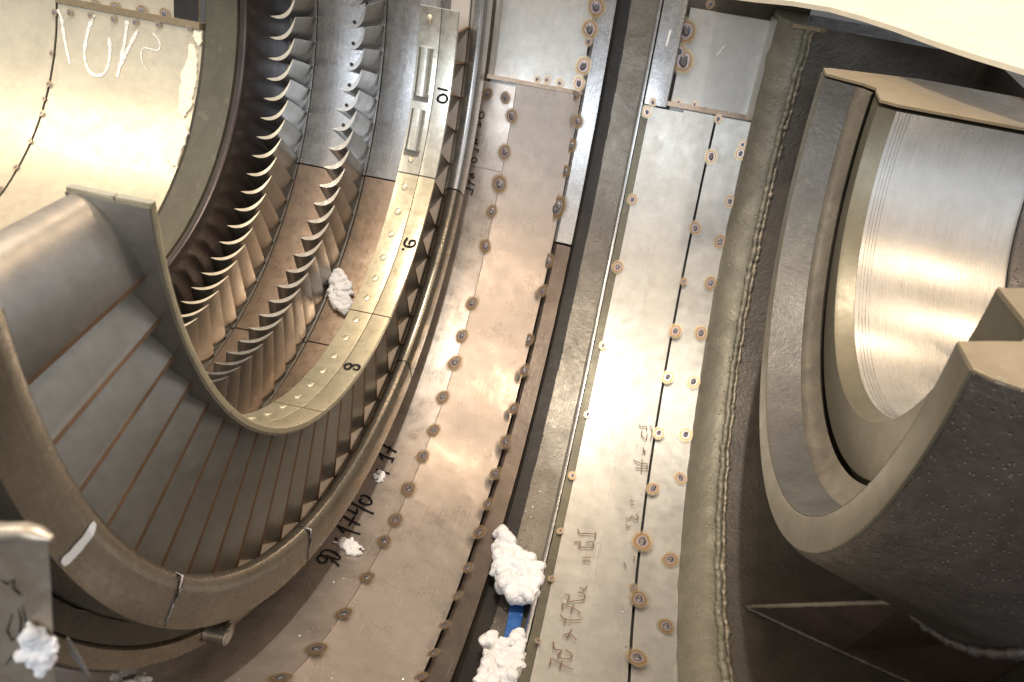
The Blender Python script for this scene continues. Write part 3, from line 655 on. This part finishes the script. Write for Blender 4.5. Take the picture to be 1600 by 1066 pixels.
ribbon('brown_writing', [
 [(80,965),(85,925),(110,935),(170,970),(230,998)], [(155,935),(145,985)], [(100,810),(110,860),(155,870),(130,905),(170,925),(218,920),(215,890),(175,865)],
 [(165,770),(210,760),(250,802)], [(220,730),(205,760),(185,785)],
 [(145,635),(175,665),(230,672),(285,668)], [(175,690),(180,660)],
 [(165,600),(160,565),(200,580),(260,610),(275,632)], [(232,570),(215,620)],
 [(175,500),(205,510),(195,550),(245,545),(300,535),(300,500),(260,490)], [(270,455),(305,470),(318,448)],
 [(290,290),(325,285),(345,295)], [(290,260),(345,262)],
 [(235,165),(275,160),(270,190),(320,195),(360,190),(355,160),(310,165)],
 [(260,75),(275,105),(320,105),(375,110)], [(378,95),(372,140)]],
 (840, 810), k, cyl_map(1.700), .0048, M['pencil'], casing, .0065, words=[2, 1, 2, 2, 2, 1, 1, 1, 1, 1, 1, 2] if False else [2, 1, 1, 1, 1, 1, 1, 1, 1, 1, 1, 1, 1, 2])
k = 3.807
ribbon('brown_writing', [
 [(222,92),(235,110),(262,105),(270,130)], [(240,130),(238,160),(262,185),(270,150)], [(285,100),(300,130),(290,185)],
 [(240,265),(262,250)], [(245,230),(258,270)], [(205,215),(212,220)],
 [(185,305),(230,325),(275,330)], [(200,355),(270,358)], [(240,300),(235,380)], [(268,335),(270,365)],
 [(165,545),(190,550)], [(170,572),(192,575)], [(140,660),(165,655),(180,640),(195,660),(215,655),(205,625)], [(145,690),(155,710),(170,700)],
 [(130,915),(145,945)], [(190,880),(195,910)]],
 (940, 640), k, cyl_map(1.700), .0040, M['pencil'], casing, .0085, words=[1, 1, 1, 1, 1, 1, 1, 1, 1, 1, 1, 1, 1, 1, 1, 1])
k = 7.273
ribbon('butt_joint', [[(735,259),(760,264),(783,269)]], (0, 0), 1, cyl_map(1.645), .0016, M['gap'], casing, .0015)
ribbon('chalk_writing', [[(210,110),(260,200),(300,450),(360,735)], [(640,170),(590,270),(545,450),(525,640),(570,800),(660,860),(750,830),(800,720),(815,560),(805,430)],
 [(1010,235),(985,450),(940,680),(895,880)], [(1130,340),(1060,480),(990,620),(930,760)]], (60, 0), k, cyl_map(.961), .0125, M['chalk'], inl, .0012, jit=.9)
ribbon('chalk_writing', [[(1295,375),(1350,430),(1385,510),(1360,575),(1280,560),(1200,545),(1170,600),(1180,700),(1230,800)]], (60, 0), k, cyl_map(.961), .0052, M['chalk'], inl, .0012, jit=.9)
# numbers on the shroud
k = 4.0
ribbon('shroud_number', [[(684,138),(692,140),(700,142)], [(686,150),(694,148),(699,153),(696,160),(688,160),(684,156),(686,150)]], (0, 0), 1, cyl_map(.993), .0085, M['ink'], shr[0], .004)
ribbon('shroud_number', [[(637,372),(632,380),(634,385),(643,386),(649,382),(648,377),(642,377),(639,383)], [(628,391),(632,389)]], (0, 0), 1, cyl_map(.993), .0080, M['ink'], shr[1], .004)
ribbon('shroud_number', [[(544,569),(538,573),(541,578),(547,576),(549,571),(544,569)], [(549,574),(556,571),(562,574),(558,579),(551,577)]], (0, 0), 1, cyl_map(.993), .0080, M['ink'], shr[2], .004)
# white scratch marks on recess panels and paint on the ring flank
ribbon('white_scratch', [[(1120,86),(1133,70)]], (0, 0), 1, cyl_map(1.79), .006, M['chalk'], casing, .012)
ribbon('white_scratch', [[(1041,72),(1048,46)]], (0, 0), 1, cyl_map(1.71), .009, M['chalk'], casing, .012)
def on_x(u, v, x): d = ray(u, v); t = (x - CAM.x) / d.x; return CAM + d * t
def flank(name, poly, x, mat, parent, th=.003):
    P = [on_x(u, v, x) for u, v in poly]; n = len(P)
    for p in P:
        rr = math.hypot(p.y, p.z); k_ = min(max(rr, 1.404), 1.467) / rr; p.y *= k_; p.z *= k_; vs = [p + Vector((th, 0, 0)) for p in P] + [p - Vector((.002, 0, 0)) for p in P]
    return mesh(name, vs, [list(range(n)), list(range(n, 2 * n))[::-1]] + [[i, (i + 1) % n, n + (i + 1) % n, n + i] for i in range(n)], mat, parent)
_w = []
for r_, c_, h_ in ((1.380, 160.85, .22), (1.388, 160.9, .46), (1.400, 161.0, .52), (1.415, 161.1, .44), (1.430, 161.25, .50), (1.445, 161.45, .45), (1.458, 161.7, .50), (1.466, 161.8, .30)):
    x_ = -.7752 if r_ >= 1.40 else -.7752 - (1.40 - r_) * .22
    _w += [pt(x_, r_, c_ - h_), pt(x_, r_, c_ + h_)]
mesh('white_paint_mark', _w, [[2 * i, 2 * i + 1, 2 * i + 3, 2 * i + 2] for i in range(7)], M['white_paint'], r3)

# ================================================================== COTTON, STRIP, DEBRIS
def inside(p, poly):
    c = False; j = len(poly) - 1
    for i in range(len(poly)):
        (xi, yi), (xj, yj) = poly[i], poly[j]
        if (yi > p[1]) != (yj > p[1]) and p[0] < (xj - xi) * (p[1] - yi) / (yj - yi) + xi: c = not c
        j = i
    return c
def wad(label, poly, r, size, n, lift, vox=.006, seed=1, group='torn wads of white cotton wool', x_at=None):
    rnd = random.Random(seed); bm = bmesh.new(); us = [p[0] for p in poly]; vsx = [p[1] for p in poly]; c = 0; tries = 0; acc = Vector()
    while c < n and tries < 6000:
        tries += 1; u, v = rnd.uniform(min(us), max(us)), rnd.uniform(min(vsx), max(vsx))
        if not inside((u, v), poly): continue
        x, th = on_cyl(u, v, r); s = size * rnd.uniform(.45, .95)
        P = pt(x, r - lift * rnd.uniform(.2, 1.6), th); acc += P
        m = Matrix.Translation(P) @ Matrix.Rotation(rnd.uniform(0, 6), 4, Vector((rnd.random(), rnd.random(), rnd.random())).normalized()) @ Matrix.Diagonal((s, s * rnd.uniform(.6, 1.1), s * rnd.uniform(.5, .9), 1))
        bmesh.ops.create_icosphere(bm, subdivisions=2, radius=1, matrix=m); c += 1
    acc /= c
    for v in bm.verts: v.co -= acc
    me = bpy.data.meshes.new('cotton_wad'); bm.to_mesh(me); bm.free()
    o = link('cotton_wad', me, None, M['cotton']); o.location = acc
    rm = o.modifiers.new('remesh', 'REMESH'); rm.mode = 'VOXEL'; rm.voxel_size = vox; rm.use_smooth_shade = True
    tx = bpy.data.textures.new('fluff', 'CLOUDS'); tx.noise_scale = vox * 2.6; tx.noise_depth = 5
    sm = o.modifiers.new('smooth', 'SMOOTH'); sm.factor = .6; sm.iterations = 14
    d = o.modifiers.new('displace', 'DISPLACE'); d.texture = tx; d.strength = vox * 2.2; d.mid_level = .5
    tag(o, label, 'cotton', group); return o
wad('small cotton wad lodged between middle blades and the yellowish shroud', [(528,420),(536,424),(541,440),(552,452),(550,470),(540,492),(530,486),(520,474),(514,455),(515,435)], 1.27, .020, 160, .008, .003, 2)
wad('large pointed cotton wad in the channel, lying above the blue strip', [(775,829),(785,834),(798,858),(815,878),(835,884),(845,900),(843,925),(832,947),(800,943),(780,928),(782,912),(771,896),(777,888),(776,855)], 1.75, .034, 240, .03, .0038, 3)
wad('ragged cotton wad in the channel at the bottom edge, below the blue strip', [(756,1000),(768,1000),(780,1012),(790,1018),(800,998),(812,1005),(818,1030),(812,1066),(800,1085),(735,1085),(748,1062),(762,1052),(752,1035)], 1.75, .028, 200, .03, .0038, 4)
wad('flattened cotton wad on the sheet covering part of the marker writing', [(518,846),(530,850),(534,842),(545,840),(555,846),(567,855),(570,864),(560,868),(545,868),(535,856)], 1.64, .014, 90, .003, .003, 5)
wad('little cotton tuft on the sheet beside the marker digits 17', [(585,742),(592,734),(600,740),(601,747),(592,756),(585,752)], 1.64, .011, 40, .003, .003, 6)
wad('cotton wad beneath the flange at the bottom left edge', [(172,1056),(185,1048),(215,1046),(225,1056),(232,1066),(225,1080),(178,1080)], 1.64, .020, 26, .01, .005, 7)
wad('greyish cotton tuft behind the leftmost blade tips, beside the dark lip', [(362,304),(372,300),(384,308),(386,315),(374,318),(365,312)], 1.20, .014, 12, .01, .004, 8)
wad('white fluff caught at the foot of the vanes, left piece', [(288,850),(296,853),(302,862),(300,869),(292,866),(287,858)], 1.36, .007, 10, .004, .003, 9)
wad('small white fluff dot at the foot of the vanes, right piece', [(318,858),(326,858),(327,866),(320,868)], 1.36, .006, 5, .004, .003, 10)
# blue strip on the channel floor
q = [(822,938),(798,938),(792,975),(784,1008),(793,1012),(800,1004),(812,985)]
vs = []
n = len(q)
for d in (.004, .001):
    for u, v in q: x, th = on_cyl(u, v, 1.79); vs.append(pt(x, 1.79 - d, th))
tag(mesh('blue_strip', vs, [list(range(n)), list(range(n, 2 * n))[::-1]] + [[i, (i + 1) % n, n + (i + 1) % n, n + i] for i in range(n)], M['blue']), 'thin bright blue strip on the channel floor between two cotton wads', 'strip')
# swarf and grit
bm = bmesh.new(); rnd = random.Random(3)
for i in range(900):
    z = rnd.random()
    if z < .55: x, r, th = rnd.uniform(-.21, -.10), 1.797, rnd.uniform(20, 125) if rnd.random() < .4 else rnd.uniform(85, 125)
    elif z < .7: x = rnd.uniform(-.258, -.222); r, th = 1.826, rnd.uniform(20, 120)
    elif z < .85: x, r, th = rnd.uniform(-.77, -.38), None, rnd.uniform(70, 130)
    else: x, r, th = rnd.uniform(-.03, .42), None, rnd.uniform(60, 125)
    if r is None: r = sheet_r(x) - .001 if x < 0 else (1.705 if x < .27 else 1.715 + (x - .27) * .27)
    s = rnd.uniform(.0012, .0034)
    m = Matrix.Translation(pt(x, r, th)) @ Matrix.Rotation(rnd.uniform(0, 6), 4, Vector((rnd.random(), rnd.random(), rnd.random())).normalized()) @ Matrix.Diagonal((s * rnd.uniform(1, 2.6), s, s * .5, 1))
    bmesh.ops.create_icosphere(bm, subdivisions=1, radius=1, matrix=m)
me = bpy.data.meshes.new('grit'); bm.to_mesh(me); bm.free(); o = link('grit', me, None, M['groove_chip'] if 'groove_chip' in M else M['brushed']); o['kind'] = 'stuff'
o['label'] = 'metal chips and grit scattered in the channel and on the sheets'; o['category'] = 'grit'

# ================================================================== NEAR BRACKET (bottom left)
nb = thing('casing_bracket', 'blurred welded bracket with black scribbles in the bottom left corner', 'bracket', (-.6, -1.66, -.3))
def near_map(u, v, y=-1.64):
    d = ray(u, v); return CAM + d * ((y - CAM.y) / d.y)
P = [near_map(u, v) for u, v in [(-90,842),(-40,842),(20,842),(78,846),(82,900),(86,1000),(92,1130),(-90,1130)]]
pl = thick_poly('plate', P, Vector((-.05, .004, -.002)), M['bracket'], nb, .004)
tp = [near_map(u, v) + Vector((0, .0, .006)) for u, v in [(-60,836),(-20,834),(10,838),(40,836),(62,842),(84,848)]]
sweep('weld_bead', tp, .011, M['bracket'], nb, 10, .5, .9)
for st in ([(2,905),(12,912),(22,905),(24,925)], [(20,958),(12,985),(20,1000),(32,992),(34,968),(30,950)], [(36,945),(42,975),(44,1000)], [(8,1040),(18,1026),(32,1030)], [(18,915),(30,925),(34,930)]):
    Q = [near_map(u, v) - Vector((0, .001, 0)) for u, v in st]
    sweep('scribble', Q, .0014, M['ink'], nb, 6, .2, .6)
for k, pth in enumerate(([(86,1010),(98,1036),(122,1072)],)):
    sweep('wire_end', [near_map(u, v) + Vector((0, .02, -.01)) for u, v in pth], .004, M['brushed'], nb, 8, .2)
bw = [(50,962),(62,970),(72,985),(88,1002),(88,1020),(78,1036),(66,1030),(50,1016),(42,1000)]
bm = bmesh.new(); rnd = random.Random(12); acc = Vector(); c = 0
while c < 60:
    u, v = rnd.uniform(48, 90), rnd.uniform(964, 1034)
    if not inside((u, v), bw): continue
    p = near_map(u, v) + Vector((0, -.004 - .012 * rnd.random(), 0)); acc += p; c += 1
    bmesh.ops.create_icosphere(bm, subdivisions=2, radius=rnd.uniform(.004, .009), matrix=Matrix.Translation(p))
acc /= c
for v in bm.verts: v.co -= acc
me = bpy.data.meshes.new('cotton_wad'); bm.to_mesh(me); bm.free(); o = link('cotton_wad', me, None, M['cotton']); o.location = acc
rm = o.modifiers.new('remesh', 'REMESH'); rm.mode = 'VOXEL'; rm.voxel_size = .0022; rm.use_smooth_shade = True
tx = bpy.data.textures.new('fluff', 'CLOUDS'); tx.noise_scale = .008; tx.noise_depth = 5
d = o.modifiers.new('displace', 'DISPLACE'); d.texture = tx; d.strength = .008; d.mid_level = .5
tag(o, 'blurred bright cotton wad against the bracket in the bottom left corner', 'cotton', 'torn wads of white cotton wool')
# workshop floor far below
fl = mesh('floor', [(-30, -30, -2.6), (30, -30, -2.6), (30, 30, -2.6), (-30, 30, -2.6)], [[0, 1, 2, 3]], M['black']); fl['kind'] = 'structure'
